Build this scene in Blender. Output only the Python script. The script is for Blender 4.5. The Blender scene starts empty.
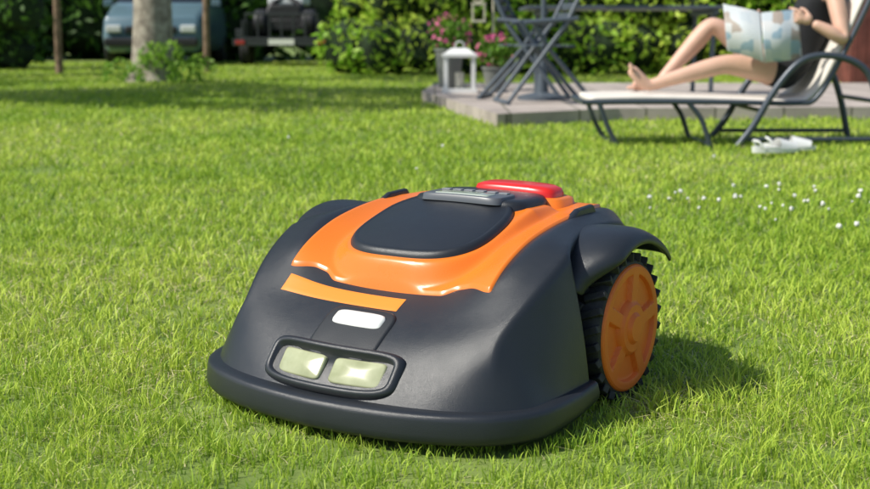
import bpy, bmesh, math, random
import numpy as np
from mathutils import Vector, Matrix
from mathutils.bvhtree import BVHTree
random.seed(4); rng=np.random.default_rng(7)
scene=bpy.context.scene
COL=scene.collection

# ------------------------------------------------------------ materials
def mat(name,col,rough=.5,metal=0,spec=.5,noise=0,nscale=20,bump=0,bscale=200,coat=0,col2=None,rvar=0):
    m=bpy.data.materials.new(name); m.use_nodes=True
    nt=m.node_tree; b=nt.nodes['Principled BSDF']
    b.inputs['Roughness'].default_value=rough; b.inputs['Metallic'].default_value=metal
    b.inputs['Specular IOR Level'].default_value=spec
    b.inputs['Coat Weight'].default_value=coat; b.inputs['Coat Roughness'].default_value=.08
    c=(*col,1); b.inputs['Base Color'].default_value=c
    tc=nt.nodes.new('ShaderNodeTexCoord')
    if noise or col2:
        n=nt.nodes.new('ShaderNodeTexNoise'); n.inputs['Scale'].default_value=nscale; n.inputs['Detail'].default_value=5
        nt.links.new(tc.outputs['Object'],n.inputs['Vector'])
        r=nt.nodes.new('ShaderNodeValToRGB')
        r.color_ramp.elements[0].position=.35; r.color_ramp.elements[1].position=.65
        if col2 is None: col2=tuple(min(1,x*(1+noise)) for x in col); c=tuple(x*(1-noise) for x in col)+(1,)
        r.color_ramp.elements[0].color=c; r.color_ramp.elements[1].color=(*col2,1)
        nt.links.new(n.outputs['Fac'],r.inputs[0]); nt.links.new(r.outputs[0],b.inputs['Base Color'])
    if rvar:
        n=nt.nodes.new('ShaderNodeTexNoise'); n.inputs['Scale'].default_value=14; n.inputs['Detail'].default_value=8; n.inputs['Roughness'].default_value=.7
        nt.links.new(tc.outputs['Object'],n.inputs['Vector'])
        q=nt.nodes.new('ShaderNodeMapRange'); q.inputs[1].default_value=.3; q.inputs[2].default_value=.7; q.inputs[3].default_value=rough-rvar; q.inputs[4].default_value=rough+rvar
        nt.links.new(n.outputs['Fac'],q.inputs[0]); nt.links.new(q.outputs[0],b.inputs['Roughness'])
    if bump:
        n=nt.nodes.new('ShaderNodeTexNoise'); n.inputs['Scale'].default_value=bscale; n.inputs['Detail'].default_value=3
        nt.links.new(tc.outputs['Object'],n.inputs['Vector'])
        bp=nt.nodes.new('ShaderNodeBump'); bp.inputs['Strength'].default_value=bump; bp.inputs['Distance'].default_value=.002
        nt.links.new(n.outputs['Fac'],bp.inputs['Height']); nt.links.new(bp.outputs[0],b.inputs['Normal'])
    return m
def leafmat(name,attr=True,col=(.08,.2,.03),trans=.35,gain=1.0):
    m=bpy.data.materials.new(name); m.use_nodes=True
    nt=m.node_tree; b=nt.nodes['Principled BSDF']; out=nt.nodes['Material Output']
    b.inputs['Roughness'].default_value=.5; b.inputs['Specular IOR Level'].default_value=.3
    t=nt.nodes.new('ShaderNodeBsdfTranslucent'); mx=nt.nodes.new('ShaderNodeMixShader'); mx.inputs[0].default_value=trans
    if attr:
        a=nt.nodes.new('ShaderNodeAttribute'); a.attribute_name='Col'
        nt.links.new(a.outputs['Color'],b.inputs['Base Color']); nt.links.new(a.outputs['Color'],t.inputs['Color'])
    else:
        b.inputs['Base Color'].default_value=(*col,1); t.inputs['Color'].default_value=(*col,1)
    nt.links.new(b.outputs[0],mx.inputs[1]); nt.links.new(t.outputs[0],mx.inputs[2]); nt.links.new(mx.outputs[0],out.inputs['Surface'])
    return m

# ------------------------------------------------------------ mesh helpers
def empty(name,loc=(0,0,0),rz=0):
    e=bpy.data.objects.new(name,None); e.location=loc; e.rotation_euler=(0,0,rz); e.empty_display_size=.1
    COL.objects.link(e); return e
def obj(name,verts,faces,m=None,parent=None,smooth=True):
    me=bpy.data.meshes.new(name); me.from_pydata([tuple(v) for v in verts],[],[tuple(f) for f in faces]); me.update()
    o=bpy.data.objects.new(name,me); COL.objects.link(o)
    if m: me.materials.append(m)
    if smooth: me.polygons.foreach_set('use_smooth',[True]*len(me.polygons))
    if parent: o.parent=parent
    return o
def recalc(o):
    bm=bmesh.new(); bm.from_mesh(o.data); bmesh.ops.recalc_face_normals(bm,faces=bm.faces); bm.to_mesh(o.data); bm.free()
def sharpen(o,ang=.7):
    bm=bmesh.new(); bm.from_mesh(o.data)
    for e in bm.edges:
        if len(e.link_faces)==2 and e.calc_face_angle(0)>ang: e.smooth=False
    bm.to_mesh(o.data); bm.free()
class MB:
    def __init__(s): s.v=[]; s.f=[]
    def add(s,v,f):
        n=len(s.v); s.v+= [tuple(x) for x in v]; s.f+=[tuple(i+n for i in q) for q in f]
    def box(s,c,size,rot=None):
        sx,sy,sz=[a/2 for a in size]
        vs=[Vector((x,y,z)) for x in(-sx,sx) for y in(-sy,sy) for z in(-sz,sz)]
        if rot is not None: vs=[rot@v for v in vs]
        vs=[v+Vector(c) for v in vs]
        s.add(vs,[(0,1,3,2),(4,6,7,5),(0,4,5,1),(2,3,7,6),(0,2,6,4),(1,5,7,3)])
    def tube(s,pts,r,seg=10,cap=True):
        pts=[Vector(p) for p in pts]; rs=r if isinstance(r,(list,tuple)) else [r]*len(pts)
        t0=(pts[1]-pts[0]).normalized(); up=Vector((0,0,1)) if abs(t0.z)<.9 else Vector((0,1,0))
        n=t0.cross(up).normalized(); vs=[]; 
        for i,p in enumerate(pts):
            t=(pts[min(i+1,len(pts)-1)]-pts[max(i-1,0)]).normalized()
            n=(n-t*n.dot(t)).normalized(); b=t.cross(n)
            for k in range(seg):
                a=2*math.pi*k/seg; vs.append(p+(n*math.cos(a)+b*math.sin(a))*rs[i])
        f=[]
        for i in range(len(pts)-1):
            for k in range(seg):
                f.append((i*seg+k,i*seg+(k+1)%seg,(i+1)*seg+(k+1)%seg,(i+1)*seg+k))
        if cap: f.append(tuple(range(seg-1,-1,-1))); f.append(tuple((len(pts)-1)*seg+k for k in range(seg)))
        s.add(vs,f)
    def rev(s,prof,c,axis='y',seg=48):
        vs=[];f=[]
        for r,h in prof:
            for k in range(seg):
                a=2*math.pi*k/seg
                if axis=='y': vs.append((c[0]+r*math.cos(a),c[1]+h,c[2]+r*math.sin(a)))
                elif axis=='x': vs.append((c[0]+h,c[1]+r*math.cos(a),c[2]+r*math.sin(a)))
                else: vs.append((c[0]+r*math.cos(a),c[1]+r*math.sin(a),c[2]+h))
        for i in range(len(prof)-1):
            for k in range(seg): f.append((i*seg+k,i*seg+(k+1)%seg,(i+1)*seg+(k+1)%seg,(i+1)*seg+k))
        s.add(vs,f)
    def make(s,name,m,parent=None,smooth=False,bevel=0):
        o=obj(name,s.v,s.f,m,parent,smooth); recalc(o)
        if bevel:
            b=o.modifiers.new('b','BEVEL'); b.width=bevel; b.segments=2; b.limit_method='ANGLE'
        if smooth: sharpen(o)
        return o
def smoothpath(pts,n=8):
    P=[Vector(p) for p in pts]; out=[]
    for i in range(len(P)-1):
        p0=P[max(i-1,0)];p1=P[i];p2=P[i+1];p3=P[min(i+2,len(P)-1)]
        for k in range(n):
            t=k/n
            out.append(.5*((2*p1)+(p2-p0)*t+(2*p0-5*p1+4*p2-p3)*t*t+(3*p1-p0-3*p2+p3)*t**3))
    out.append(P[-1]); return out
def sst(t): t=max(0,min(1,t)); return t*t*(3-2*t)

# ------------------------------------------------------------ light, sky, camera
EL=math.radians(48); sd=Vector((-.95,-.31,0)).normalized()
S=Vector((sd.x*math.cos(EL),sd.y*math.cos(EL),math.sin(EL)))
w=bpy.data.worlds.new('World'); scene.world=w; w.use_nodes=True
nt=w.node_tree; sky=nt.nodes.new('ShaderNodeTexSky'); sky.sky_type='NISHITA'; sky.sun_disc=False
sky.sun_elevation=EL; sky.sun_rotation=math.atan2(S.x,S.y)%(2*math.pi)
bg=nt.nodes['Background']; nt.links.new(sky.outputs[0],bg.inputs[0]); bg.inputs[1].default_value=.12
sl=bpy.data.lights.new('sun','SUN'); sl.energy=5; sl.angle=math.radians(.5); sl.color=(1,.96,.87)
so=bpy.data.objects.new('sun',sl); COL.objects.link(so); so.rotation_euler=S.to_track_quat('Z','Y').to_euler(); so.location=S*30
cd=bpy.data.cameras.new('camera'); cam=bpy.data.objects.new('camera',cd); COL.objects.link(cam); scene.camera=cam
cam.location=(0,0,.6); cam.rotation_euler=(math.radians(90-9.84),0,0)
cd.lens=50; cd.sensor_width=36; cd.clip_end=2000; cd.clip_start=.02
cd.dof.use_dof=True; cd.dof.focus_distance=1.95; cd.dof.aperture_fstop=5.8
scene.view_settings.view_transform='Standard'; scene.view_settings.look='None'; scene.view_settings.exposure=0

# ------------------------------------------------------------ robot mower (local: x fwd, y left, z up)
TH=math.radians(34)
MO=Vector((.060,2.119,0)); MR=math.atan2(-math.cos(TH),-math.sin(TH))
mower=empty('robotic_lawn_mower',MO,MR)
black=mat('mower_black_plastic',(.019,.0225,.028),.34,spec=.55,bump=.25,bscale=1100,rvar=.06)
blackm=mat('mower_black_matte',(.018,.021,.025),.5,bump=.2,bscale=700)
orange=mat('mower_orange_gloss',(.84,.20,.018),.28,spec=.5,coat=.2,rvar=.05)
orangem=mat('mower_orange_wheel',(.80,.17,.02),.5,bump=.08,bscale=300,noise=.06,nscale=15)
decal=mat('mower_orange_decal',(.90,.27,.03),.45)
rubber=mat('mower_tyre_rubber',(.022,.023,.025),.65,bump=.3,bscale=120,noise=.4,nscale=40)
white=mat('light_bar_white',(.72,.73,.70),.25)
glass=mat('sensor_lens',(.30,.32,.17),.25,col2=(.44,.46,.28),nscale=25,coat=.5)
red=mat('stop_button_red',(.72,.02,.015),.3,coat=.3)
lcd=mat('lcd_glass',(.42,.47,.40),.15,coat=.5)
darkg=mat('console_grey',(.10,.11,.125),.35)

C=[
[(.436,0,.050),(.431,.08,.050),(.418,.165,.050),(.392,.235,.050),(.358,.277,.050),(.325,.305,.050),(.30,.316,.050)],
[(.412,0,.088),(.408,.08,.088),(.394,.15,.093),(.372,.215,.102),(.343,.259,.114),(.309,.294,.092),(.285,.316,.052)],
[(.355,0,.136),(.354,.075,.137),(.348,.14,.141),(.336,.20,.149),(.314,.248,.158),(.288,.287,.118),(.25,.320,.052)],
[(.300,0,.168),(.30,.075,.168),(.298,.14,.170),(.292,.20,.178),(.279,.260,.190),(.252,.297,.135),(.22,.321,.052)],
[(.240,0,.196),(.243,.08,.197),(.248,.14,.202),(.250,.202,.222),(.234,.273,.222),(.207,.303,.148),(.19,.321,.052)],
[(.200,0,.212),(.20,.08,.214),(.20,.15,.226),(.195,.213,.260),(.187,.281,.248),(.172,.307,.155),(.165,.321,.052)],
[(.148,0,.232),(.148,.08,.234),(.148,.16,.25),(.148,.216,.280),(.152,.281,.266),(.149,.307,.16),(.149,.321,.052)],
[(.115,0,.242),(.115,.08,.245),(.115,.16,.260),(.115,.216,.288),(.126,.272,.274),(.138,.236,.14),(.138,.236,.066)],
[(.050,0,.262),(.05,.08,.264),(.05,.16,.272),(.05,.208,.296),(.05,.244,.284),(.05,.236,.14),(.05,.236,.062)],
[(-.03,0,.280),(-.03,.08,.280),(-.03,.16,.284),(-.03,.205,.300),(-.03,.238,.286),(-.03,.236,.14),(-.03,.236,.062)],
[(-.12,0,.292),(-.12,.08,.292),(-.12,.15,.293),(-.12,.20,.300),(-.12,.236,.279),(-.12,.236,.14),(-.12,.236,.062)],
[(-.20,0,.298),(-.20,.08,.297),(-.20,.14,.296),(-.20,.185,.292),(-.19,.225,.262),(-.18,.238,.14),(-.18,.238,.062)],
[(-.255,0,.27),(-.255,.08,.27),(-.25,.14,.265),(-.24,.18,.25),(-.225,.21,.22),(-.21,.228,.14),(-.21,.232,.062)],
[(-.275,0,.16),(-.275,.08,.16),(-.268,.14,.16),(-.255,.175,.16),(-.24,.205,.15),(-.225,.222,.12),(-.22,.228,.062)],
[(-.27,0,.062),(-.27,.08,.062),(-.262,.14,.062),(-.25,.17,.062),(-.238,.2,.062),(-.23,.218,.062),(-.225,.225,.062)],
]
nr=len(C); cols=list(range(-6,7)); V=[]
for r in C:
    for j in cols:
        F,L,z=r[abs(j)]; V.append((F,math.copysign(L,j) if j else 0,z))
nc=13; Fc=[(i*nc+j,i*nc+j+1,(i+1)*nc+j+1,(i+1)*nc+j) for i in range(nr-1) for j in range(nc-1)]
shell=obj('hood_shell',V,Fc,black,mower); recalc(shell)
me=shell.data
cr=me.attributes.new('crease_edge','FLOAT','EDGE')
for e in me.edges:
    a,b=e.vertices; ja,jb=cols[a%nc],cols[b%nc]; ia,ib=a//nc,b//nc
    v=0
    if abs(ja)==4 and ja==jb and min(ia,ib)>=1 and max(ia,ib)<=11: v=.86
    if abs(ja)==3 and ja==jb and 4<=min(ia,ib)<=11: v=.4
    if ia==ib and ia in(6,7) and min(abs(ja),abs(jb))>=4: v=.85
    cr.data[e.index].value=v
ss=shell.modifiers.new('s','SUBSURF'); ss.levels=3; ss.render_levels=3
dg=bpy.context.evaluated_depsgraph_get(); dg.update()
ev=shell.evaluated_get(dg).to_mesh()
bvh=BVHTree.FromPolygons([v.co.copy() for v in ev.vertices],[tuple(p.vertices) for p in ev.polygons])
def sz(F,L):
    h=bvh.ray_cast(Vector((F,L,1)),Vector((0,0,-1)))
    return h[0].z if h[0] else .06
def disc(name,cx,cy,a,b,n,prof,m,base=sz,seg=96,skew=0,taper=0):
    V=[];F=[]
    for r,off in prof:
        for k in range(seg):
            t=2*math.pi*k/seg; c,s=math.cos(t),math.sin(t)
            x=a*r*math.copysign(abs(c)**(2/n),c); y=b*r*math.copysign(abs(s)**(2/n),s)
            y*=1-taper*x/a; x+=skew*y
            V.append((cx+x,cy+y,base(cx+x,cy+y)+off))
    for i in range(len(prof)-1):
        for k in range(seg): F.append((i*seg+k,i*seg+(k+1)%seg,(i+1)*seg+(k+1)%seg,(i+1)*seg+k))
    V.append((cx,cy,base(cx,cy)+prof[-1][1])); c=len(V)-1; i=len(prof)-1
    for k in range(seg): F.append((i*seg+k,i*seg+(k+1)%seg,c))
    o=obj(name,V,F,m,mower); recalc(o); return o
# skirt / bumper
sk=[(.455,0),(.449,.08),(.434,.16),(.404,.238),(.362,.294),(.30,.327),(.22,.336),(.165,.334),(.142,.332)]
path=smoothpath([(x,y,0) for x,y in sk],6)
full=[Vector((p.x,-p.y,0)) for p in reversed(path)][:-1]+path
prof=[(-.040,.0655),(-.014,.0645),(-.006,.0630),(-.0025,.060),(-.001,.054),(.001,.034),(.0005,.026),(-.003,.020),(-.016,.018),(-.03,.03)]
V=[];F=[]
for i,p in enumerate(full):
    t=(full[min(i+1,len(full)-1)]-full[max(i-1,0)]).normalized(); n=Vector((t.y,-t.x,0))
    for o_,z in prof:
        rise=.018*max(0,min(1,(.30-p.x)/.16))
        q=p+n*o_; V.append((q.x,q.y,z+rise*(1 if z<.05 else .3)))
k=len(prof)
for i in range(len(full)-1):
    for j in range(k-1): F.append((i*k+j,(i+1)*k+j,(i+1)*k+j+1,i*k+j+1))
F+= [tuple(range(k)),tuple((len(full)-1)*k+j for j in range(k-1,-1,-1))]
o=obj('front_bumper_skirt',V,F,black,mower); recalc(o); sharpen(o,.9)
mb=MB(); mb.box((.03,0,.085),(.56,.38,.08)); mb.box((-.02,0,.16),(.36,.42,.12)); mb.make('chassis',blackm,mower,bevel=.02)
def hb(F,L): 
    t=(.215-F)/.215
    return .252+.064*min(t,1.02)-.35*L*L-.010*max(0,min(1,t)-.75)
HX,HY,HA,HB=.101,-.008,.121,.127
def dfront(L):
    a=abs(L)
    return .250-.012*sst((a-.105)/.03)+.014*sst((a-.150)/.045)
V=[];F=[];NU,NV=130,130
for i in range(NV+1):
    v=i/NV
    for j in range(NU+1):
        u=-1+2*j/NU
        L=u*.200; f=dfront(L); rear=-.165; x=f+(rear-f)*v
        wl=.200-.02*max(0,(.0-x)/.15); L=u*wl
        z=sz(x,L)+.006
        aa,bb=HA+.012,HB+.010
        rho=((abs(x-HX)/aa)**3+(abs(L-HY)/bb)**3)**(1/3)
        if x<HX-.03: rho=max(0,abs(L-HY)/bb)
        plz=hb(x,L)-.004
        if x<-.06: plz-=.012*sst((-.06-x)/.03)
        wgt=1-sst((rho-.965)/.17)
        z=z+max(0,plz-z)*wgt
        if j in(0,NU) or i in(0,NV): z=sz(x,L)-.004
        V.append((x,L,z))
for i in range(NV):
    for j in range(NU):
        a=i*(NU+1)+j; F.append((a,a+1,a+NU+2,a+NU+1))
o=obj('orange_top_deck',V,F,orange,mower); recalc(o)
disc('battery_hatch',HX,HY,HA,HB,2.7,[(1.025,-.012),(1.025,-.001),(1.0,.004),(.965,.007),(.935,.005),(.92,.0055),(.6,.008),(.3,.010)],black,base=hb,taper=-.03)
cb=lambda F,L:.318-.25*L*L+.04*(-.045-F)*.2
disc('control_console',-.040,0,.068,.112,4,[(1.05,-.03),(1.03,-.004),(.98,.002),(.9,.004),(.5,.004)],black,base=cb)
cb2=lambda F,L:.3200-.25*L*L
disc('console_plate',.000,.0,.038,.080,6,[(1.03,-.006),(1.0,.0050),(.96,.0062),(.4,.0062)],darkg,base=cb2)
disc('display_screen',.012,.0,.017,.055,8,[(1.03,0),(1.0,.0074),(.5,.0074)],lcd,base=cb2)
mb=MB()
for i in range(6):
    mb.box((-.022,-.060+i*.024,.3268-.25*(-.060+i*.024)**2),(.012,.018,.0025))
mb.make('keypad_buttons',mat('key_grey',(.22,.23,.24),.4),mower,bevel=.001)
disc('stop_button',-.125,.030,.034,.080,4,[(1.06,-.02),(1.05,.010),(1.0,.018),(.85,.022),(.4,.023)],red,base=lambda F,L:.311-.25*L*L)
disc('stop_button_surround',-.125,.03,.046,.10,4,[(1.12,-.03),(1.0,.001),(.9,.003)],orange,base=lambda F,L:.313-.25*L*L)
for s in(-1,1):
    mb=MB(); mb.add([(.02,s*.205,.288),(-.10,s*.205,.288),(-.10,s*.19,.288),(.02,s*.19,.288),(-.03,s*.203,.309),(-.085,s*.203,.311),(-.085,s*.192,.311),(-.03,s*.192,.309)],
        [(0,1,5,4),(1,2,6,5),(2,3,7,6),(3,0,4,7),(4,5,6,7)]); mb.make('ridge_fin',black,mower,bevel=.004)
def patch(name,f0,f1,l0,l1,off,m,nu=24,nv=6,edge=.006,sk=0):
    V=[];F=[]
    for i in range(nv+1):
        for j in range(nu+1):
            x=f0+(f1-f0)*i/nv; y=l0+(l1-l0)*j/nu; x+=sk*y
            V.append((x,y,sz(x,y)+(off if 0<i<nv and 0<j<nu else off-edge)))
    for i in range(nv):
        for j in range(nu): a=i*(nu+1)+j; F.append((a,a+1,a+nu+2,a+nu+1))
    o=obj(name,V,F,m,mower); recalc(o); return o
patch('orange_label_strip',.263,.291,-.188,.050,.0012,decal,nv=8,nu=40,edge=.0008)
disc('centre_panel',.340,0,.045,.066,5,[(1.0,-.003),(.97,.003),(.9,.004),(.5,.004)],blackm)
disc('white_light_bar',.322,0,.0130,.048,5,[(1.0,.002),(.97,.0065),(.85,.008),(.4,.0085)],white)
Cn=Vector((.402,0,.098)); T=Vector((-.62,0,.78)); N=Vector((.78,0,.62))
def rr(hw,hh,n=5,seg=96,cy=0):
    out=[]
    for k in range(seg):
        t=2*math.pi*k/seg; c,s=math.cos(t),math.sin(t)
        out.append((cy+hw*math.copysign(abs(c)**(2/n),c),hh*math.copysign(abs(s)**(2/n),s)))
    return out
def sp(u,w_,o_):
    p=Cn+T*w_+N*o_; return (p.x-1.1*u*u,u,p.z)
def ring(name,loops,m,cap=True):
    V=[];F=[]; n=len(loops[0][0])
    for lp,o_ in loops: V+=[sp(u,w_,o_) for u,w_ in lp]
    for i in range(len(loops)-1):
        for k in range(n): F.append((i*n+k,i*n+(k+1)%n,(i+1)*n+(k+1)%n,(i+1)*n+k))
    if cap:
        i=len(loops)-1; cu=sum(u for u,_ in loops[-1][0])/n; V.append(sp(cu,0,loops[-1][1])); 
        for k in range(n): F.append((i*n+k,i*n+(k+1)%n,len(V)-1))
    o=obj(name,V,F,m,mower); recalc(o); return o
ring('sensor_housing',[(rr(.130,.042),-.03),(rr(.128,.040),.004),(rr(.121,.035),.011),(rr(.114,.029),.009),(rr(.111,.026),-.004)],black)
for s in(-1,1):
    ring('sensor_lens',[(rr(.0455,.0215,8,cy=s*.054),-.006),(rr(.045,.021,8,cy=s*.054),.0005),(rr(.042,.0185,8,cy=s*.054),.002)],glass)
for s in(1,-1):
    V=[];F=[];NA=30
    cols_=[(.215,.158,0),(.245,.163,.1),(.285,.1645,.4),(.314,.162,.75),(.330,.154,.95),(.335,.141,1)]
    for i in range(NA+1):
        ph=math.radians(30+(141-30)*i/NA)
        g=sst((i/NA)/.30)
        for L,R,wt in cols_:
            Lo=.215+(L-.215)*(.62+.38*g)
            flare=1+.05*max(0,(i/NA-.75)/.25)
            V.append((R*flare*math.cos(ph),s*Lo,.1235+R*flare*math.sin(ph)))
    k=len(cols_)
    for i in range(NA):
        for j in range(k-1): F.append((i*k+j,(i+1)*k+j,(i+1)*k+j+1,i*k+j+1))
    o=obj('wheel_fender',V,F,black,mower); recalc(o)
    sm=o.modifiers.new('t','SOLIDIFY'); sm.thickness=.007; sm.offset=0
    su=o.modifiers.new('s','SUBSURF'); su.levels=su.render_levels=1
    c=(0,s*.283,.1235)
    mb=MB(); mb.rev([(.02,-.034),(.095,-.034),(.112,-.032),(.1165,-.022),(.1165,.022),(.112,.031),(.104,.033),(.100,.030)],c,'y',64)
    nl=26
    for i in range(nl):
        a=2*math.pi*i/nl
        for q in(-1,1):
            R=Matrix.Rotation(-a-(math.pi/nl if q>0 else 0),3,'Y')@Matrix.Rotation(q*.38,3,'X')
            aa=a+(math.pi/nl if q>0 else 0)
            mb.box((math.cos(aa)*.1175,c[1]+q*.0165,c[2]+math.sin(aa)*.1175),(.014,.036,.0125),R)
    mb.make('tyre',rubber,mower,smooth=True,bevel=.0015)
    V=[];F=[];nr_=36;ns=180
    for i in range(nr_+1):
        r=.108*i/nr_
        for k2 in range(ns):
            a=2*math.pi*k2/ns
            if r<.022: h=.047
            elif r<.026: h=.047-(r-.022)/.004*.006
            elif r<.040: h=.041
            elif r<.044: h=.041-(r-.040)/.004*.005
            else:
                base_=.029
                sp5=abs(((a*5/(2*math.pi))+.15)%1-.5)*2; wd_=.30*.06/max(r,.03)
                k_=max(1-sst((sp5-wd_)/.09), sst((r-.086)/.005), 1-sst((r-.044)/.005))
                h=base_+(.037-base_)*k_
            if r>.104: h=.037-(r-.104)/.004*.008
            V.append((r*math.cos(a),s*(.283+h),.1235+r*math.sin(a)))
    for i in range(nr_):
        for k2 in range(ns): F.append((i*ns+k2,i*ns+(k2+1)%ns,(i+1)*ns+(k2+1)%ns,(i+1)*ns+k2))
    o=obj('wheel_hub',V,F,orangem,mower); recalc(o); sharpen(o,.5)
mb=MB()
for s in(-1,1): mb.rev([(.01,-.015),(.035,-.015),(.04,-.01),(.04,.01),(.035,.015),(.01,.015)],(.27,s*.14,.04),'y',24); mb.tube([(.27,s*.14,.04),(.25,s*.14,.1)],.01)
mb.make('front_casters',rubber,mower,smooth=True)

# ------------------------------------------------------------ ground + lawn
gm=mat('lawn_soil',(.12,.19,.03),.9,col2=(.21,.27,.06),nscale=3)
g=MB(); g.add([(-400,-100,0),(400,-100,0),(400,700,0),(-400,700,0)],[(0,1,2,3)]); go=g.make('ground',gm)
PATIO=[(.406,7.95),(1.3,8.6),(9,9.2),(9,13.2),(.0,13.2),(-.12,11.2)]
def inpoly(x,y,P):
    r=np.zeros(len(x),bool); n=len(P)
    for i in range(n):
        x1,y1=P[i]; x2,y2=P[(i+1)%n]
        c=((y1>y)!=(y2>y))&(x<(x2-x1)*(y-y1)/(y2-y1+1e-12)+x1); r^=c
    return r
def field(x,y,sc,seed,n=14):
    r=np.random.default_rng(seed); o=np.zeros(len(x))
    for i in range(n):
        a=r.uniform(0,2*np.pi); k=sc*r.uniform(.5,2); o+=np.sin(k*(x*np.cos(a)+y*np.sin(a))+r.uniform(0,6.28))
    return o/np.sqrt(n/2)
def fastmesh(name,V,loops,starts,colr,m):
    me=bpy.data.meshes.new(name); me.vertices.add(len(V)); me.vertices.foreach_set('co',V.astype(np.float32).ravel())
    me.loops.add(len(loops)); me.loops.foreach_set('vertex_index',loops.astype(np.int32))
    me.polygons.add(len(starts)); me.polygons.foreach_set('loop_start',starts.astype(np.int32))
    me.update(calc_edges=True)
    if colr is not None:
        a=me.color_attributes.new('Col','FLOAT_COLOR','POINT'); a.data.foreach_set('color',colr.astype(np.float32).ravel())
    me.materials.append(m); o=bpy.data.objects.new(name,me); COL.objects.link(o); return o
def grass():
    ds=np.linspace(1.0,27,2000); rho=30000*np.minimum(1,(1.9/ds)**1.95); wd=2*(.38*ds+.6)
    pdf=rho*wd; N=int(np.sum(pdf)*(ds[1]-ds[0]))
    cdf=np.cumsum(pdf); cdf/=cdf[-1]
    d=np.interp(rng.random(N),cdf,ds); x=(rng.random(N)*2-1)*(.38*d+.6)
    cl=field(x,d,9,1); cl2=field(x,d,45,2); cl3=field(x,d,2.2,3)
    keep=rng.random(N)<np.clip(.84+.10*cl+.10*cl2,.45,1)
    keep&=~inpoly(x,d,PATIO)
    rx,ry=x-MO.x,d-MO.y; F_=rx*-math.sin(TH)+ry*-math.cos(TH); L_=rx*math.cos(TH)+ry*-math.sin(TH)
    under=(np.abs(L_)<.262+.05*(F_>.15))&(F_>-.24)&(F_<.42-1.4*L_**2)
    keep&=~(under&(rng.random(N)<.97))
    tyre=(np.abs(np.abs(L_)-.283)<.035)&(np.abs(F_)<.04); keep&=~tyre
    keep&=~((np.hypot(x+3.66,d-15.8)<.3))
    x,d,cl,cl2,cl3,F_,L_=[a[keep] for a in(x,d,cl,cl2,cl3,F_,L_)]; N=len(x)
    sc=(np.maximum(d,1.6)/2)
    h=rng.uniform(.014,.037,N)*(1+.2*cl2+.14*cl)*np.minimum(1.2,sc**.1)
    tall=rng.random(N)<.02; h[tall]*=1.5
    h=np.clip(h,.008,.06)
    near=(np.abs(L_)<.36)&(F_>-.3)&(F_<.49); h[near]*=.8
    wv=rng.uniform(.0014,.0033,N)*sc**.95
    ph=rng.uniform(0,2*np.pi,N); th=rng.uniform(0,2*np.pi,N)
    lean=np.abs(rng.normal(0,.55,N))+.15
    straw=rng.random(N)<np.clip(.10+.06*cl+.07*cl3,.01,.35)
    lean[straw]=rng.uniform(.8,2.4,straw.sum())
    hh=np.where(straw,h*.45,h*(1-.12*lean.clip(0,2)))
    t=np.stack([np.cos(ph),np.sin(ph),np.zeros(N)],1)*(wv/2)[:,None]
    bx=np.cos(th)*lean*h; by=np.sin(th)*lean*h
    P=np.stack([x,d,np.zeros(N)-.002],1)
    mid=P+np.stack([bx*.3,by*.3,hh*.6],1); tip=P+np.stack([bx,by,hh],1)
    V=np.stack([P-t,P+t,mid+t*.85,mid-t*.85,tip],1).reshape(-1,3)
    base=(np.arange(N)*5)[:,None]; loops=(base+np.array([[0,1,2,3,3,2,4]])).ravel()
    starts=(np.arange(N)[:,None]*7+np.array([[0,4]])).ravel()
    g1=np.array([.32,.49,.04]); g2=np.array([.62,.74,.11]); g3=np.array([.17,.34,.03]); st=np.array([.78,.71,.38])
    a=np.clip(rng.random(N)*.75+.16*cl3+.12*cl+.15,0,1)[:,None]
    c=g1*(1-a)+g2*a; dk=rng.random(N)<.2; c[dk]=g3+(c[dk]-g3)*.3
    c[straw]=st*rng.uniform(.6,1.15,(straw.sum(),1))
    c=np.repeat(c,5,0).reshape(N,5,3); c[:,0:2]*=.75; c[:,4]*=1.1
    c=np.concatenate([np.minimum(c,.9),np.ones((N,5,1))],2)
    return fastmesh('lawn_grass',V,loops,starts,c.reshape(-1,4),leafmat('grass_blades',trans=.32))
lawn=grass()
def leaves(name,P,size,c1,c2,m,parent=None,flat=0):
    N=len(P); a=rng.normal(size=(N,3)); a/=np.linalg.norm(a,axis=1)[:,None]
    b=rng.normal(size=(N,3)); b-=a*(a*b).sum(1)[:,None]; b/=np.linalg.norm(b,axis=1)[:,None]
    s=(size*rng.uniform(.6,1.3,N))[:,None]
    V=np.stack([P-a*s,P+b*s*.45,P+a*s,P-b*s*.45],1).reshape(-1,3)
    loops=np.arange(N*4); starts=np.arange(N)*4
    cl=np.clip(.5+.3*np.sin(P[:,0]*1.7+P[:,2]*2.3)+rng.normal(0,.25,N),0,1)[:,None]
    c=np.array(c1)*(1-cl)+np.array(c2)*cl; c=np.concatenate([np.repeat(c,4,0),np.ones((N*4,1))],1)
    o=fastmesh(name,V,loops,starts,c,m)
    if parent: o.parent=parent
    return o
LM=leafmat('foliage_leaves',trans=.4)
def blob_pts(cs,n):
    out=[]
    for (cx,cy,cz,r) in cs:
        k=int(n*r*r); v=rng.normal(size=(k,3)); v/=np.linalg.norm(v,axis=1)[:,None]
        out.append(np.array([cx,cy,cz])+v*(r*rng.uniform(.55,1.05,k)**.6)[:,None]*np.array([1,1,.85]))
    return np.concatenate(out)
def hull(name,cs,m,parent):
    mb=MB()
    for cx,cy,cz,r in cs:
        bm=bmesh.new(); bmesh.ops.create_icosphere(bm,subdivisions=2,radius=r*.72)
        for v in bm.verts: v.co*=random.uniform(.8,1.12)
        mb.add([v.co+Vector((cx,cy,cz)) for v in bm.verts],[[v.index for v in f.verts] for f in bm.faces]); bm.free()
    return mb.make(name,m,parent,smooth=True)
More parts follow.
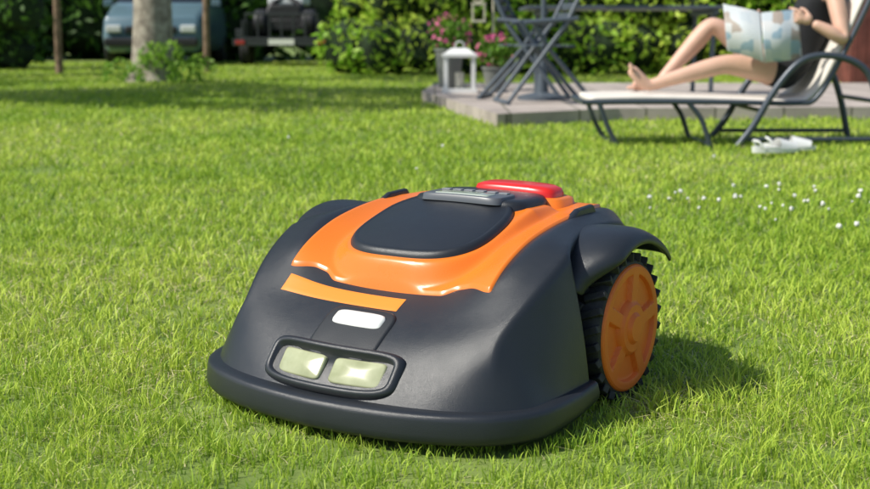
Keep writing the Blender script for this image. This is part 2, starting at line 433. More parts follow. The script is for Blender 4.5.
coremat=mat('foliage_core',(.012,.028,.007),.9,noise=.5,nscale=4)
def bush(name,cs,n,size,c1,c2):
    e=empty(name,(0,0,0)); hull('inner_branches',cs,coremat,e); leaves('leaves',blob_pts(cs,n),size,c1,c2,LM,e); return e
cs=[]
for i in range(46):
    x=-30+i*1.5+random.uniform(-.5,.5)
    for z in(1.0,3.2,5.6): cs.append((x,30+random.uniform(-1,1.5)+.3*z,z+random.uniform(-.4,.4),random.uniform(1.5,2.0)))
bush('distant_trees',cs,150,.17,(.03,.08,.014),(.10,.22,.03))
cs=[]
for i in range(24):
    x=-1.1+i*.42; 
    for z in(.45,1.2,1.9): cs.append((x+random.uniform(-.2,.2),18.6+random.uniform(-.4,.4)+.45*z,z,random.uniform(.5,.8)))
bush('garden_hedge',cs,900,.075,(.24,.48,.03),(.66,.82,.11))
cs=[]
for i in range(24):
    x=-15+i*.55
    if -7.2<x<-1.9 : continue
    for z in(.35,1.1,1.9): cs.append((x+random.uniform(-.2,.2),21.5+random.uniform(-.4,.4),z,random.uniform(.5,.8)))
bush('shade_shrubs',cs,500,.08,(.03,.09,.015),(.11,.24,.03))
# ------------------------------------------------------------ trees
bark=mat('tree_bark',(.18,.15,.12),.9,col2=(.44,.39,.32),nscale=9,bump=1,bscale=25)
def tree(name,x,y,r,h,cr,seed,lo_=1.9,dens=380):
    random.seed(seed); e=empty(name,(x,y,0)); mb=MB()
    P=smoothpath([(0,0,-.05),(.01,0,.25),(.03,.02,1.2),(-.05,.0,2.2),(.05,.05,h)],6)
    R=[r*(1.40-.40*min(1,i/5)) *(1-.45*i/len(P)) for i in range(len(P))]
    mb.tube(P,R,20); crown=[]
    for i in range(9):
        a=i*2.4+random.random(); z0=lo_+random.random()*(h-lo_-.3); ln=cr*random.uniform(.6,1)
        p0=Vector((0,0,z0)); p2=Vector((math.cos(a)*ln,math.sin(a)*ln,z0+ln*random.uniform(.4,.8))); p1=(p0+p2)/2+Vector((0,0,.15))
        q=smoothpath([p0,p1,p2],5); mb.tube(q,[r*.38*(1-.75*k/len(q)) for k in range(len(q))],8)
        for k in range(3):
            crown.append((p2.x+random.uniform(-.5,.5),p2.y+random.uniform(-.5,.5),p2.z+random.uniform(-.2,.7),random.uniform(.45,.75)))
    crown.append((0,0,h+1,.9)); mb.make('trunk_and_limbs',bark,e,smooth=True)
    leaves('crown',blob_pts(crown,dens),.085,(.06,.15,.02),(.18,.36,.04),LM,e); return e
tree('deciduous_tree',-3.66,15.8,.30,4.8,1.9,3,3.2,300)
tree('deciduous_tree.001',-5.6,10.7,.22,4.2,2.2,5,2.2,700)
tree('deciduous_tree.002',-8.6,11.2,.25,4.6,2.6,8,2.4,700)
tree('deciduous_tree.003',-11.5,15.8,.25,4.6,3.0,11,2.4,400)
cs=[(-4.0,15.5,.1,.25),(-3.5,15.4,.15,.3),(-3.15,15.5,.1,.25),(-3.6,15.5,.35,.18),(-3.35,15.5,.4,.16),(-3.0,15.7,.2,.2)]
e=empty('basal_sprouts'); leaves('leaves',blob_pts(cs,2600),.045,(.10,.24,.03),(.30,.50,.06),LM,e)
wood=mat('weathered_wood',(.16,.10,.06),.85,col2=(.30,.20,.13),nscale=12)
for i,(x,y,rr_) in enumerate([(-5.85,19,.055),(-3.72,19.9,.05),(-1.46,22.3,.07),(-8.6,20.5,.06)]):
    mb=MB(); mb.tube([(x,y,-.05),(x+.02,y,1.4),(x+.03,y,3.1)],[rr_*1.1,rr_,rr_*.9],12); mb.make('wooden_post' if i==0 else 'wooden_post.%03d'%i,wood,smooth=True)
# ------------------------------------------------------------ vehicles
tyrem=mat('car_tyre',(.02,.02,.02),.8); chrome=mat('car_chrome',(.6,.6,.6),.2,metal=1); winm=mat('car_window',(.02,.025,.03),.08)
plate=mat('number_plate',(.75,.75,.7),.5); lamp=mat('car_headlamp',(.7,.72,.72),.12,coat=.8); trim=mat('car_trim',(.02,.02,.022),.5)
def car(name,x,y,rz,hw,H,belt,L,paint,hood=1.0):
    e=empty(name,(x,y,0),rz)
    st=[(0,.86,.32,.62,.66,.80),(.12,.95,.26,hood*.78,hood*.84,.85),(.9,1,.26,hood*.95,hood,.86),(1.25,1,.26,belt,belt+.06,.84),
        (1.9,1,.26,belt,H-.06,.74),(2.6,1,.26,belt,H,.74),(L-.7,1,.26,belt,H-.02,.74),(L-.2,.98,.26,belt,H-.25,.74),(L,.92,.3,belt-.05,belt+.02,.82)]
    V=[];F=[]
    for (yy,a,zb,zl,zt,rw) in st:
        w_=hw*a; r=hw*rw
        half=[(w_*.9,zb),(w_*1.0,zb+.12),(w_*1.02,(zb+zl)/2),(w_*.98,zl),(r,zt)]
        pts=[(-u,z) for u,z in half]+[(u,z) for u,z in reversed(half)]
        k=len(pts); V+=[(u,yy,z) for u,z in pts]
    for i in range(len(st)-1):
        for j in range(k): F.append((i*k+j,i*k+(j+1)%k,(i+1)*k+(j+1)%k,(i+1)*k+j))
    F.append(tuple(range(k))); F.append(tuple((len(st)-1)*k+j for j in range(k)))
    o=obj('body',V,F,paint,e); recalc(o); o.data.materials.append(winm)
    for p in o.data.polygons:
        c=p.center
        if c.z>belt+.05 and 1.25<c.y<L-.05 and (c.z<H-.08): p.material_index=1
        if 1.25<c.y<1.9 and c.z>belt: p.material_index=1
    b=o.modifiers.new('b','BEVEL'); b.width=.05; b.segments=3
    mb=MB()
    for wy in(.75,L-.8):
        for s in(-1,1): mb.rev([(.2,-.11),(.31,-.11),(.34,-.08),(.34,.08),(.31,.11),(.2,.11)],(s*(hw-.1),wy,.34),'x',28)
    mb.make('tyres',tyrem,e,smooth=True)
    mb=MB()
    for wy in(.75,L-.8):
        for s in(-1,1): mb.rev([(.0,.125*s),(.06,.125*s),(.19,.10*s),(.21,.08*s)],(s*(hw-.1),wy,.34),'x',20)
    mb.make('wheel_rims',chrome,e,smooth=True)
    mb=MB(); mb.box((0,-.05,.46),(hw*1.8,.16,.16)); mb.box((0,-.02,.70),(hw*1.0,.10,.14)); mb.make('bumper_and_grille',trim,e,bevel=.03)
    mb=MB(); mb.box((-hw*.72,0,.72),(.30,.12,.15)); mb.box((hw*.72,0,.72),(.30,.12,.15)); mb.make('headlamps',lamp,e,bevel=.03)
    mb=MB(); mb.box((0,-.14,.50),(.52,.02,.11)); mb.make('number_plate',plate,e)
    mb=MB(); mb.box((-hw-.1,1.5,belt+.05),(.2,.1,.15)); mb.box((hw+.1,1.5,belt+.05),(.2,.1,.15)); mb.make('mirrors',paint,e,bevel=.03)
    return e
car('parked_van',-5.55,24.0,.06,1.0,1.95,1.2,4.6,mat('van_paint',(.12,.20,.24),.3,coat=.6),1.15)
tr=empty('utility_trailer',(-2.95,23.6,0),-.05); dm=mat('trailer_steel',(.05,.055,.06),.45,metal=.4); 
mb=MB(); mb.box((0,1.2,.52),(1.5,2.5,.07)); mb.box((0,0,.46),(1.9,.10,.12))
for s in(-1,1):
    mb.box((s*.75,1.2,.72),(.04,2.5,.32)); mb.box((s*.92,1.25,.70),(.30,.85,.04)); mb.box((s*.92,.83,.62),(.30,.03,.18))
mb.tube([(-.5,2.4,.5),(0,3.7,.48)],.04); mb.tube([(.5,2.4,.5),(0,3.7,.48)],.04)
for i in range(7): mb.box((-.69+i*.23,-.01,.78),(.035,.03,.46))
mb.box((0,-.01,1.0),(1.42,.035,.04)); mb.make('bed_and_tailgate',dm,tr,bevel=.006)
mb=MB()
for s in(-1,1): mb.rev([(.12,-.10),(.28,-.10),(.31,-.07),(.31,.07),(.28,.10),(.12,.10)],(s*.93,1.25,.31),'x',28)
mb.make('tyres',tyrem,tr,smooth=True); mb=MB()
for s in(-1,1): mb.rev([(0,.09*s),(.08,.10*s),(.17,.07*s)],(s*.93,1.25,.31),'x',20)
mb.make('rims',chrome,tr,smooth=True)
mb=MB(); mb.box((-.80,-.06,.46),(.18,.04,.08)); mb.box((.80,-.06,.46),(.18,.04,.08)); mb.make('tail_lamps',mat('tail_lamp',(.35,.02,.02),.2,coat=.5),tr,bevel=.01)
mb=MB(); mb.box((0,-.065,.47),(.50,.02,.11)); mb.make('number_plate',plate,tr)
mb=MB()
mb.tube(smoothpath([(-.35,.4,.75),(-.3,.5,1.15),(0,.6,1.3),(.3,.5,1.15),(.35,.4,.75)],6),.05,10)
mb.box((0,1.0,.95),(.6,1.2,.45)); mb.box((0,.55,.8),(.9,.35,.2)); 
for s in(-1,1): mb.rev([(.05,-.12),(.24,-.12),(.27,-.08),(.27,.08),(.24,.12),(.05,.12)],(s*.48,.5,.83),'x',22)
mb.make('loaded_garden_tractor',trim,tr,smooth=True,bevel=.03)
mb=MB(); mb.box((0,.95,1.26),(.72,.8,.16)); mb.make('tractor_hood_cover',mat('white_cover',(.7,.72,.72),.5),tr,bevel=.04)
# ------------------------------------------------------------ patio
pm=bpy.data.materials.new('patio_slabs'); pm.use_nodes=True; n_=pm.node_tree; b_=n_.nodes['Principled BSDF']; b_.inputs['Roughness'].default_value=.85
br=n_.nodes.new('ShaderNodeTexBrick'); br.inputs['Scale'].default_value=1; br.inputs['Brick Width'].default_value=.5; br.inputs['Row Height'].default_value=.5; br.inputs['Mortar Size'].default_value=.008
br.inputs['Color1'].default_value=(.42,.36,.32,1); br.inputs['Color2'].default_value=(.52,.45,.40,1); br.inputs['Mortar'].default_value=(.16,.15,.11,1); br.offset=0
tc=n_.nodes.new('ShaderNodeTexCoord'); n_.links.new(tc.outputs['Object'],br.inputs['Vector'])
nz=n_.nodes.new('ShaderNodeTexNoise'); nz.inputs['Scale'].default_value=3; nz.inputs['Detail'].default_value=8; n_.links.new(tc.outputs['Object'],nz.inputs['Vector'])
mp=n_.nodes.new('ShaderNodeMapRange'); mp.inputs[1].default_value=.3; mp.inputs[2].default_value=.7; mp.inputs[3].default_value=.7; mp.inputs[4].default_value=1.15; n_.links.new(nz.outputs['Fac'],mp.inputs[0])
vm=n_.nodes.new('ShaderNodeVectorMath'); vm.operation='SCALE'; n_.links.new(br.outputs[0],vm.inputs[0]); n_.links.new(mp.outputs[0],vm.inputs['Scale']); n_.links.new(vm.outputs[0],b_.inputs['Base Color'])
bm=bmesh.new(); vs=[bm.verts.new((x,y,.09)) for x,y in PATIO]; f=bm.faces.new(vs); r=bmesh.ops.extrude_face_region(bm,geom=[f])
for v in [g_ for g_ in r['geom'] if isinstance(g_,bmesh.types.BMVert)]: v.co.z=-.02
bmesh.ops.recalc_face_normals(bm,faces=bm.faces); pme=bpy.data.meshes.new('patio'); bm.to_mesh(pme); bm.free(); pme.materials.append(pm)
COL.objects.link(bpy.data.objects.new('patio',pme))
# ------------------------------------------------------------ garden furniture
fr=mat('furniture_grey_metal',(.09,.11,.135),.4,spec=.5)
frd=mat('lounger_frame',(.06,.075,.095),.35,metal=.2)
ZP=.09
def table(x,y):
    e=empty('garden_table',(x,y,ZP)); mb=MB()
    for sx in(-.75,.75):
        for sy in(-.4,.4): mb.tube([(sx*.93,sy*.9,0),(sx*.93,sy*.9,.72)],.02)
    mb.make('legs',fr,e,smooth=True); mb=MB()
    for i in range(9): mb.box((0,-.44+i*.11,.735),(1.7,.098,.025))
    mb.box((-.7,0,.70),(.05,.9,.04)); mb.box((.7,0,.70),(.05,.9,.04)); mb.make('slatted_top',fr,e,bevel=.004)
table(1.60,10.5)
def fchair(name,x,y,rz):
    e=empty(name,(x,y,ZP),rz); mb=MB()
    for s in(-.23,.23):
        mb.tube([(-.34,s,.015),(.10,s*.98,.60),(.30,s*.95,1.02)],.017)
        mb.tube([(.32,s*.86,.015),(-.02,s*.86,.40),(-.16,s*.86,.62)],.017)
        mb.tube([(-.22,s,.60),(.18,s,.63)],.018)
    for p in((-.34,.015),(.32,.015)): mb.tube([(p[0],-.25,p[1]),(p[0],.25,p[1])],.018)
    mb.tube([(.30,-.22,1.02),(.30,.22,1.02)],.017)
    mb.make('frame',fr,e,smooth=True); mb=MB()
    for i in range(6): mb.box((-.18+i*.065,0,.43),(.05,.40,.015))
    for i in range(5): mb.box((.14+i*.035,0,.65+i*.075),(.012,.42,.05))
    mb.make('slats',fr,e,bevel=.003); return e
fchair('folding_chair',.84,9.25,.15); fchair('folding_chair.001',.72,9.95,2.9)
e=empty('garden_parasol',(.86,9.75,ZP)); mb=MB(); mb.tube([(0,0,0),(0,0,2.5)],.02,14); mb.rev([(.0,.0),(.20,.0),(.20,.03),(.05,.06),(.03,.3),(0,.3)],(0,0,0),'z',28); mb.make('pole_and_base',fr,e,smooth=True)
mb=MB(); mb.tube(smoothpath([(0,0,1.15),(0,0,1.8),(0,0,2.45)],4),[.03,.09,.09,.09,.08,.07,.06,.05,.03],12); mb.make('folded_canopy',mat('canvas',(.5,.47,.4),.9),e,smooth=True)
wp=mat('white_painted_metal',(.78,.78,.76),.45); gl=bpy.data.materials.new('lantern_glass'); gl.use_nodes=True; q=gl.node_tree.nodes['Principled BSDF']; q.inputs['Transmission Weight'].default_value=1; q.inputs['Roughness'].default_value=.02; q.inputs['IOR'].default_value=1.05
def lantern(x,y,w_=.28,h=.40):
    e=empty('garden_lantern',(x,y,ZP)); mb=MB(); a=w_/2
    mb.box((0,0,.02),(w_+.03,w_+.03,.04))
    for sx in(-1,1):
        for sy in(-1,1): mb.box((sx*(a-.018),sy*(a-.018),.04+h*.35),(.036,.036,h*.7))
    mb.box((0,0,.05+h*.7),(w_+.03,w_+.03,.03))
    z0=.065+h*.7
    mb.add([(-a,-a,z0),(a,-a,z0),(a,a,z0),(-a,a,z0),(-.07,-.07,z0+.05),(.07,-.07,z0+.05),(.07,.07,z0+.05),(-.07,.07,z0+.05)],[(0,1,5,4),(1,2,6,5),(2,3,7,6),(3,0,4,7),(4,5,6,7)])
    mb.make('frame',wp,e,bevel=.003)
    mb=MB(); mb.box((0,0,.04+h*.35),(w_-.06,w_-.06,h*.69)); mb.make('glass',gl,e)
    mb=MB(); mb.rev([(0,.04),(.04,.04),(.04,.18),(0,.185)],(0,0,0),'z',20); mb.make('candle',mat('candle_wax',(.8,.75,.62),.5),e,smooth=True)
    mb=MB(); mb.tube([(.04*math.cos(t*.3),0,z0+.07+.04*math.sin(t*.3)) for t in range(22)],.005,6); mb.make('ring',wp,e,smooth=True)
lantern(.22,10.95)
e=empty('hanging_lantern',(.46,11.6,ZP)); mb=MB()
mb.tube(smoothpath([(.09,0,0),(.09,0,.7),(.08,0,1.0),(.02,0,1.1),(-.05,0,1.03),(-.05,0,.98)],5),.009,8); mb.tube([(-.05+.06*math.cos(t*.35),0,.90+.085*math.sin(t*.35)) for t in range(19)],.007,6)
mb.box((-.05,0,.80),(.13,.13,.02)); mb.box((-.05,0,.64),(.13,.13,.02))
for sx in(-1,1):
    for sy in(-1,1): mb.box((-.05+sx*.055,sy*.055,.72),(.014,.014,.15))
mb.make('frame_and_hook',mat('cream_metal',(.6,.56,.42),.5),e,smooth=False)
terr=mat('pot_glaze',(.20,.21,.19),.6)
def pot(name,x,y,r,h,n,fc):
    e=empty(name,(x,y,ZP)); mb=MB(); mb.rev([(0,0),(r*.7,0),(r,h),(r*1.08,h),(r*1.08,h+.02),(r*.9,h+.02),(r*.85,h-.02),(0,h-.02)],(0,0,0),'z',24); mb.make('pot',terr,e,smooth=True)
    leaves('leaves',blob_pts([(0,0,h+.12,r*1.25),(.08,0,h+.2,r*.9),(-.08,.02,h+.18,r*.9)],n),.035,(.06,.16,.02),(.18,.36,.04),LM,e)
    k=blob_pts([(0,0,h+.17,r*1.6)],1900); leaves('blossoms',k,.03,fc,tuple(min(1,c*1.5) for c in fc),LM,e)
pot('potted_flowers',.56,11.3,.12,.20,9000,(.65,.12,.28)); pot('potted_flowers.001',.14,12.0,.14,.36,9000,(.65,.14,.3)); 
# shed at right
sh=empty('wooden_shed',(5.1,14.9,0)); rw=mat('falu_red_boards',(.16,.045,.035),.8,noise=.3,nscale=6); wt=mat('trim_white',(.75,.74,.7),.6)
mb=MB()
for i in range(24): mb.box((.075+i*.15,0,1.15),(.142,.03,2.3)); mb.box((.075+i*.15,2.5,1.15),(.142,.03,2.3))
for i in range(16): mb.box((0,.09+i*.15,1.15),(.03,.142,2.3)); mb.box((3.6,.09+i*.15,1.15),(.03,.142,2.3))
mb.box((1.8,1.25,1.14),(3.54,2.44,2.26)); mb.make('board_walls',rw,sh)
mb=MB(); mb.box((1.2,-.03,1.3),(.06,.04,.9)); mb.box((2.0,-.03,1.3),(.06,.04,.9)); mb.box((1.6,-.03,1.78),(.86,.04,.06)); mb.box((1.6,-.03,.84),(.86,.04,.06)); mb.make('window_frame',wt,sh)
mb=MB(); mb.box((1.6,-.02,1.3),(.76,.012,.88)); mb.make('window',winm,sh)
mb=MB(); mb.add([(-.2,-.25,2.3),(3.8,-.25,2.3),(3.8,1.25,3.1),(-.2,1.25,3.1),(-.2,2.75,2.3),(3.8,2.75,2.3)],[(0,1,2,3),(3,2,5,4)]); o=mb.make('roof',mat('roof_felt',(.05,.05,.05),.9),sh); sm=o.modifiers.new('s','SOLIDIFY'); sm.thickness=.06
# ------------------------------------------------------------ lounger
lo=empty('sun_lounger',(0,0,0)); fab=mat('lounger_fabric',(.72,.67,.60),.85,bump=.4,bscale=300,noise=.05,nscale=8)
Yn,Yf=6.50,7.06; ym=(Yn+Yf)/2
sp_=smoothpath([(.82,0,.262),(1.1,0,.268),(1.5,0,.262),(1.9,0,.250),(2.03,0,.285),(2.14,0,.48),(2.27,0,.80),(2.37,0,1.06)],6)
V=[];F=[]
for i,p in enumerate(sp_):
    t=(sp_[min(i+1,len(sp_)-1)]-sp_[max(i-1,0)]).normalized(); n=Vector((-t.z,0,t.x))
    for yy,o_ in((Yn+.02,0),(Yn+.03,.02),(ym,.014),(Yf-.03,.02),(Yf-.02,0),(Yf-.03,-.025),(ym,-.03),(Yn+.03,-.025)):
        q=p+n*o_; V.append((q.x,yy,q.z))
for i in range(len(sp_)-1):
    for k in range(8): F.append((i*8+k,i*8+(k+1)%8,(i+1)*8+(k+1)%8,(i+1)*8+k))
F.append(tuple(range(8))); F.append(tuple((len(sp_)-1)*8+k for k in range(8)))
o=obj('cushion',V,F,fab,lo); recalc(o); m_=o.modifiers.new('s','SUBSURF'); m_.levels=m_.render_levels=1
mb=MB()
for yy,dx in((Yn,0),(Yf,.0)):
    rail=smoothpath([(.80,yy,.245),(1.2,yy,.248),(1.6,yy,.245),(1.93,yy,.24),(2.04,yy,.27),(2.16,yy,.48),(2.30,yy,.80),(2.41,yy,1.09)],6); mb.tube(rail,.014,10)
    mb.tube(smoothpath([(.88,yy,.24),(.92,yy,.13),(.98,yy,.012)],4),.014)
    mb.tube(smoothpath([(1.36,yy,.24),(1.43,yy,.15),(1.48,yy,.012)],4),.014)
    oy=-.03 if yy==Yn else .03
    mb.tube(smoothpath([(1.62,yy+oy,.012),(1.70,yy+oy,.12),(1.82,yy+oy,.33),(1.95,yy+oy,.47),(2.12,yy+oy,.49),(2.28,yy+oy,.42),(2.36,yy+oy,.25),(2.42,yy+oy,.012)],7),.019,12)
    mb.tube([(1.67,yy+oy,.05),(2.41,yy+oy,.05)],.012)
mb.tube([(.80,Yn,.245),(.80,Yf,.245)],.014); mb.tube([(2.41,Yn,1.09),(2.41,Yf,1.09)],.014)
mb.tube([(.98,Yn,.015),(.98,Yf,.015)],.012); mb.tube([(1.48,Yn,.015),(1.48,Yf,.015)],.012); mb.tube([(1.75,Yn-.03,.2),(1.75,Yf+.03,.2)],.012); mb.tube([(2.36,Yn-.03,.25),(2.36,Yf+.03,.25)],.012)
mb.make('tube_frame',frd,lo,smooth=True)
# ------------------------------------------------------------ person
skin=mat('skin',(.68,.42,.31),.5,noise=.06,nscale=12); 
skin.node_tree.nodes['Principled BSDF'].inputs['Subsurface Weight'].default_value=.1; skin.node_tree.nodes['Principled BSDF'].inputs['Subsurface Radius'].default_value=(.02,.008,.004)
cloth=mat('black_cotton',(.014,.015,.018),.85,bump=.3,bscale=200); hairm=mat('brown_hair',(.09,.045,.02),.6,noise=.4,nscale=60)
person=empty('reading_person',(0,0,0))
def skinmesh(name,nodes,edges,m,root=0,sub=2,parent=None):
    me=bpy.data.meshes.new(name); me.from_pydata([n[:3] for n in nodes],edges,[]); o=bpy.data.objects.new(name,me); COL.objects.link(o)
    sk_=o.modifiers.new('skin','SKIN'); sk_.use_smooth_shade=True
    s_=o.modifiers.new('sub','SUBSURF'); s_.levels=s_.render_levels=sub
    lay=me.skin_vertices[0].data if me.skin_vertices else None
    for i,n in enumerate(nodes):
        r=n[3]; lay[i].radius=(r,n[4] if len(n)>4 else r); lay[i].use_root=(i==root)
    dg=bpy.context.evaluated_depsgraph_get(); dg.update(); e=o.evaluated_get(dg)
    nm=bpy.data.meshes.new_from_object(e); bpy.data.objects.remove(o); o=bpy.data.objects.new(name,nm); COL.objects.link(o)
    nm.materials.clear(); nm.materials.append(m); nm.polygons.foreach_set('use_smooth',[True]*len(nm.polygons))
    if parent: o.parent=parent
    return o
y0=6.78
B=[(1.96,y0,.40,.115,.13),(2.01,y0,.52,.10,.12),(2.08,y0,.68,.10,.13),(2.14,y0,.82,.085,.12),(2.165,y0,.90,.05),(2.15,y0,.98,.045),
 (2.14,y0-.16,.83,.052),(2.17,6.50,.565,.040),(2.09,6.50,.62,.036),(2.00,6.52,.665,.024),
 (2.14,y0+.16,.83,.052),(1.99,6.94,.60,.040),(1.91,6.86,.63,.036),(1.80,6.74,.67,.024),
 (1.92,y0-.09,.39,.088),(1.75,y0-.11,.425,.078),(1.58,y0-.12,.445,.056),(1.47,y0-.115,.415,.054),(1.20,y0-.10,.335,.034),(1.17,y0-.10,.325,.036),(1.10,y0-.105,.385,.028,.036),(1.065,y0-.105,.425,.018,.034),
 (1.92,y0+.09,.40,.088),(1.74,y0+.10,.54,.076),(1.55,y0+.10,.665,.057),(1.47,y0+.10,.57,.056),(1.285,y0+.09,.36,.034),(1.265,y0+.09,.325,.036),(1.18,y0+.085,.325,.026,.036),(1.11,y0+.085,.315,.016,.036)]
E=[(0,1),(1,2),(2,3),(3,4),(4,5),(3,6),(6,7),(7,8),(8,9),(3,10),(10,11),(11,12),(12,13),(0,14),(14,15),(15,16),(16,17),(17,18),(18,19),(19,20),(20,21),(0,22),(22,23),(23,24),(24,25),(25,26),(26,27),(27,28),(28,29)]
body=skinmesh('body',B,E,skin,0,2,person); body.data.materials.append(cloth)
def bonedist(p,a,b):
    a=Vector(a);b=Vector(b);t=max(0,min(1,(p-a).dot(b-a)/(b-a).length_squared)); return (p-(a+(b-a)*t)).length,t
clothed=set()
for v in body.data.vertices:
    best=min(((bonedist(v.co,B[a][:3],B[b][:3])[0]/max(B[a][3],.03),(a,b),bonedist(v.co,B[a][:3],B[b][:3])[1]) for a,b in E),key=lambda q:q[0])
    ed,t=best[1],best[2]
    if ed in((0,1),(1,2),(2,3),(0,14),(0,22)) or (ed in((14,15),(22,23)) and t<.55) or (ed==(3,4) and t<.5) or (ed in((3,6),(3,10)) and t<.8): clothed.add(v.index)
for p in body.data.polygons:
    if sum(i in clothed for i in p.vertices)>=3: p.material_index=1
nrm=[v.normal.copy() for v in body.data.vertices]
for i in clothed: body.data.vertices[i].co+=nrm[i]*.007
def hand(name,wr,d,nrm_,side,curl=.5):
    wr=Vector(wr); d=Vector(d).normalized(); n=Vector(nrm_); n=(n-d*n.dot(d)).normalized(); s=d.cross(n)*side
    nodes=[(*wr,.022),(*(wr+d*.035),.022,.026),(*(wr+d*.06),.016,.03)]; ed=[(0,1),(1,2)]
    for i,(off,ln) in enumerate(((-.030,.068),(-.010,.078),(.011,.073),(.030,.058))):
        base=wr+d*.085+s*off; i0=len(nodes); nodes.append((*base,.010)); ed.append((2,i0)); p=base
        for k in range(3):
            ang=curl*(k+.6)*.55; dr=(d*math.cos(ang)+n*math.sin(ang)); p=p+dr*ln/3; nodes.append((*p,.0085-.001*k)); ed.append((i0+k,i0+k+1))
    i0=len(nodes); p=wr+d*.03-s*.03
    nodes.append((*p,.012)); ed.append((1,i0)); p=p+d*.03-s*.018+n*.012; nodes.append((*p,.010)); ed.append((i0,i0+1)); p=p+d*.026+n*.014; nodes.append((*p,.008)); ed.append((i0+1,i0+2))
    return skinmesh(name,nodes,ed,skin,1,1,person)
hand('hand_near',(2.00,6.52,.665),(-.85,.05,.35),(.0,.9,0),1,.8)
hand('hand_far',(1.80,6.74,.67),(-.7,-.5,.15),(-.2,-.8,.1),-1,.6)
for (fx,fy,fz,dx,dz) in((1.075,y0-.105,.415,-.35,.8),(1.12,y0+.085,.312,-1,-.05)):
    mb=MB()
    for i in range(5):
        yy=fy-.032+i*.016; L=.045-.004*i; mb.tube([(fx,yy,fz),(fx+dx*L*.6,yy,fz+dz*L*.6),(fx+dx*L,yy,fz+dz*L)],[.011-.0012*i,.0105-.0012*i,.004],8)
    mb.make('toes',skin,person,smooth=True)
bm=bmesh.new(); bmesh.ops.create_uvsphere(bm,u_segments=32,v_segments=24,radius=1)
hc=Vector((2.12,y0,1.09))
for v in bm.verts:
    x,y,z=v.co
    X=x*.095;Y=y*.075;Z=z*.115
    if z<-.2: Y*=1-.35*(-z-.2); X*=1-.12*(-z-.2)
    if x<-.6:
        X-= .018*math.exp(-((y/.16)**2))*math.exp(-(((z+.12)/.2)**2))
        X+= .010*(math.exp(-(((abs(y)-.38)/.16)**2)))*math.exp(-(((z-.08)/.12)**2))
        X-= .006*math.exp(-((y/.3)**2))*math.exp(-(((z+.48)/.08)**2))
        X-= .008*math.exp(-((y/.3)**2))*math.exp(-(((z+.8)/.15)**2))
    v.co=Vector((X,Y,Z))
Rh=Matrix.Rotation(math.radians(-22),3,'Y')
for v in bm.verts: v.co=Rh@v.co+hc
hm=bpy.data.meshes.new('head'); bm.to_mesh(hm); bm.free(); hm.materials.append(skin); hm.polygons.foreach_set('use_smooth',[True]*len(hm.polygons)); ho=bpy.data.objects.new('head',hm); COL.objects.link(ho); ho.parent=person
mb=MB()
for s in(-1,1):
    c=hc+Rh@Vector((.005,s*.075,0)); mb.tube([c+Vector((0,0,-.025)),c+Vector((.006,s*.01,0)),c+Vector((0,0,.03))],[.008,.013,.01],8)
mb.make('ears',skin,person,smooth=True)
mb=MB()
for s in(-1,1): c=hc+Rh@Vector((-.078,s*.03,.008)); mb.rev([(0.0,-.012),(.009,-.008),(.012,0),(.009,.008),(0,.012)],c,'y',12)
mb.make('eyes',mat('eye',(.7,.7,.7),.2),person,smooth=True)
mb=MB(); c=hc+Rh@Vector((-.098,0,-.055)); mb.tube([c+Vector((.006,-.022,0)),c,c+Vector((.006,.022,0))],[.002,.005,.002],8); mb.make('lips',mat('lips',(.45,.14,.12),.45),person,smooth=True)
bm=bmesh.new(); bmesh.ops.create_uvsphere(bm,u_segments=32,v_segments=20,radius=1)
dele=[v for v in bm.verts if v.co.x<-.35 and v.co.z<.55]
bmesh.ops.delete(bm,geom=dele,context='VERTS')
for v in bm.verts:
    x,y,z=v.co; L=1+.03*math.sin(25*math.atan2(y,z+.01)); v.co=Rh@Vector((x*.106*L+.004,y*.086*L,z*.124*L-(.10*max(0,x)*max(0,-z))))+hc
hm=bpy.data.meshes.new('hair'); bm.to_mesh(hm); bm.free(); hm.materials.append(hairm); hm.polygons.foreach_set('use_smooth',[True]*len(hm.polygons)); ho=bpy.data.objects.new('hair',hm); COL.objects.link(ho); ho.parent=person
# magazine
mg=bpy.data.materials.new('magazine_print'); mg.use_nodes=True; n_=mg.node_tree; b_=n_.nodes['Principled BSDF']; b_.inputs['Roughness'].default_value=.35
uv=n_.nodes.new('ShaderNodeTexCoord'); mpp=n_.nodes.new('ShaderNodeMapping'); mpp.inputs['Scale'].default_value=(1,.01,1); n_.links.new(uv.outputs['Object'],mpp.inputs[0])
vo=n_.nodes.new('ShaderNodeTexVoronoi'); vo.distance='CHEBYCHEV'; vo.inputs['Scale'].default_value=19; vo.inputs['Randomness'].default_value=.6; n_.links.new(mpp.outputs[0],vo.inputs['Vector'])
sepc=n_.nodes.new('ShaderNodeSeparateColor'); n_.links.new(vo.outputs['Color'],sepc.inputs[0]); rp=n_.nodes.new('ShaderNodeValToRGB'); rp.color_ramp.interpolation='CONSTANT'
els=[(0,(.74,.78,.80)),(.38,(.10,.24,.38)),(.48,(.66,.72,.76)),(.66,(.38,.52,.62)),(.80,(.50,.42,.36)),(.85,(.78,.78,.78))]
while len(rp.color_ramp.elements)<len(els): rp.color_ramp.elements.new(.5)
for el,(p,c) in zip(rp.color_ramp.elements,els): el.position=p; el.color=(*c,1)
n_.links.new(sepc.outputs[0],rp.inputs[0]); wv=n_.nodes.new('ShaderNodeTexWave'); wv.bands_direction='Z'; wv.inputs['Scale'].default_value=30; n_.links.new(uv.outputs['Object'],wv.inputs['Vector'])
mxc=n_.nodes.new('ShaderNodeMix'); mxc.data_type='RGBA'; mxc.blend_type='MULTIPLY'; mxc.inputs[0].default_value=.4; n_.links.new(rp.outputs[0],mxc.inputs[6]); n_.links.new(wv.outputs['Color'],mxc.inputs[7]); n_.links.new(mxc.outputs[2],b_.inputs['Base Color'])
mag=empty('magazine'); 
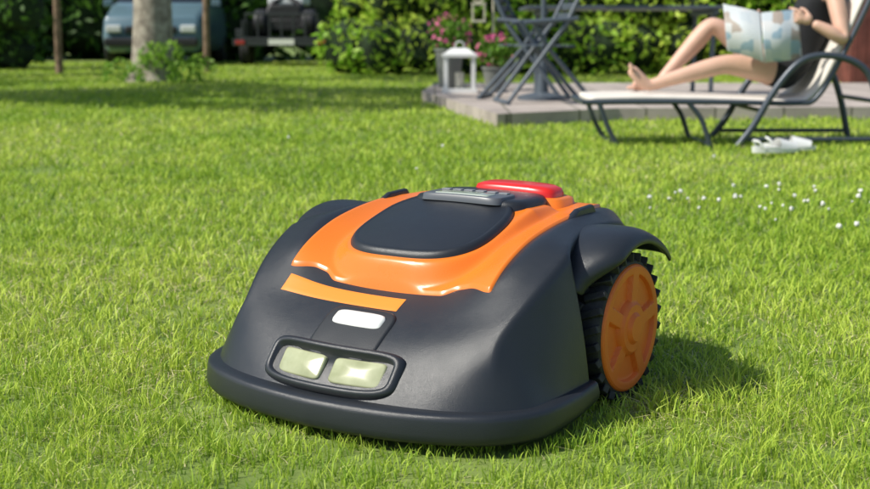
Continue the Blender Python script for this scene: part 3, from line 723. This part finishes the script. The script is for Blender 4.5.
def page(name,pts,zb,zt,sh_):
    P=smoothpath([(x,y,0) for x,y in pts],8); V=[];F=[]
    for i,p in enumerate(P):
        u=i/(len(P)-1); V+=[(p.x+sh_*0,p.y,zb[0]+(zb[1]-zb[0])*u),(p.x+sh_,p.y+.05,zt[0]+(zt[1]-zt[0])*u)]
    for i in range(len(P)-1): F.append((2*i,2*i+2,2*i+3,2*i+1))
    o=obj(name,V,F,mg,mag); recalc(o); s_=o.modifiers.new('s','SOLIDIFY'); s_.thickness=.004
page('left_page',[(1.74,6.46),(1.66,6.475),(1.56,6.53)],(.455,.52),(.715,.765),-.02)
page('right_page',[(1.745,6.46),(1.84,6.455),(1.95,6.50)],(.455,.475),(.715,.735),-.02)
def sandal(name,x,y,rz):
    e=empty(name,(x,y,.025),rz); n=24; 
    out=[(math.cos(2*math.pi*k/n)*.13,math.sin(2*math.pi*k/n)*(.045+.008*math.cos(2*math.pi*k/n))) for k in range(n)]
    mb=MB(); mb.add([(a,b,0) for a,b in out]+[(a*1.02,b*1.04,.018+.012*(a<0)) for a,b in out],[tuple(range(n-1,-1,-1)),tuple(range(n,2*n))]+[(k,(k+1)%n,n+(k+1)%n,n+k) for k in range(n)])
    V=[];F=[]
    for i in range(9):
        xx=-.0+i*.012
        for k in range(9):
            a=math.pi*k/8; V.append((xx+.01*math.sin(a),-.05*math.cos(a)*(1-.02*i),.018+(.052-.003*i)*math.sin(a)))
    for i in range(8):
        for k in range(8): a=i*9+k; F.append((a,a+1,a+10,a+9))
    mb.add(V,F)
    mb.tube([(-.08,-.045,.02),(-.11,-.03,.055),(-.12,0,.06),(-.11,.03,.055),(-.08,.045,.02)],.006,8)
    mb.make('sole_and_straps',wp,e,smooth=True)
sandal('sandal',1.70,6.02,.25); sandal('sandal.001',1.81,6.16,-.1)
pts=[]
random.seed(21)
for i in range(42):
    if i<30: x=random.gauss(1.05,.24); y=random.gauss(4.15,.25)
    elif i<38: x=random.uniform(1.2,1.7); y=random.uniform(3.5,4.4)
    else: x=random.uniform(-1,2); y=random.uniform(5,7)
    pts.append((x,y))
mb=MB(); ms=MB()
for x,y in pts:
    z=random.uniform(.03,.05); r=random.uniform(.0035,.0085)
    ms.tube([(x,y,0),(x+.004,y,z)],.0012,4)
    bm=bmesh.new(); bmesh.ops.create_icosphere(bm,subdivisions=2,radius=r)
    for v in bm.verts: v.co*=random.uniform(.7,1.25)
    mb.add([v.co+Vector((x,y,z)) for v in bm.verts],[[v.index for v in f.verts] for f in bm.faces]); bm.free()
e=empty('clover_flowers'); mb.make('heads',mat('clover_white',(.8,.78,.74),.8),e); ms.make('stems',leafmat('stem',False),e)
print('faces lawn',len(lawn.data.polygons))
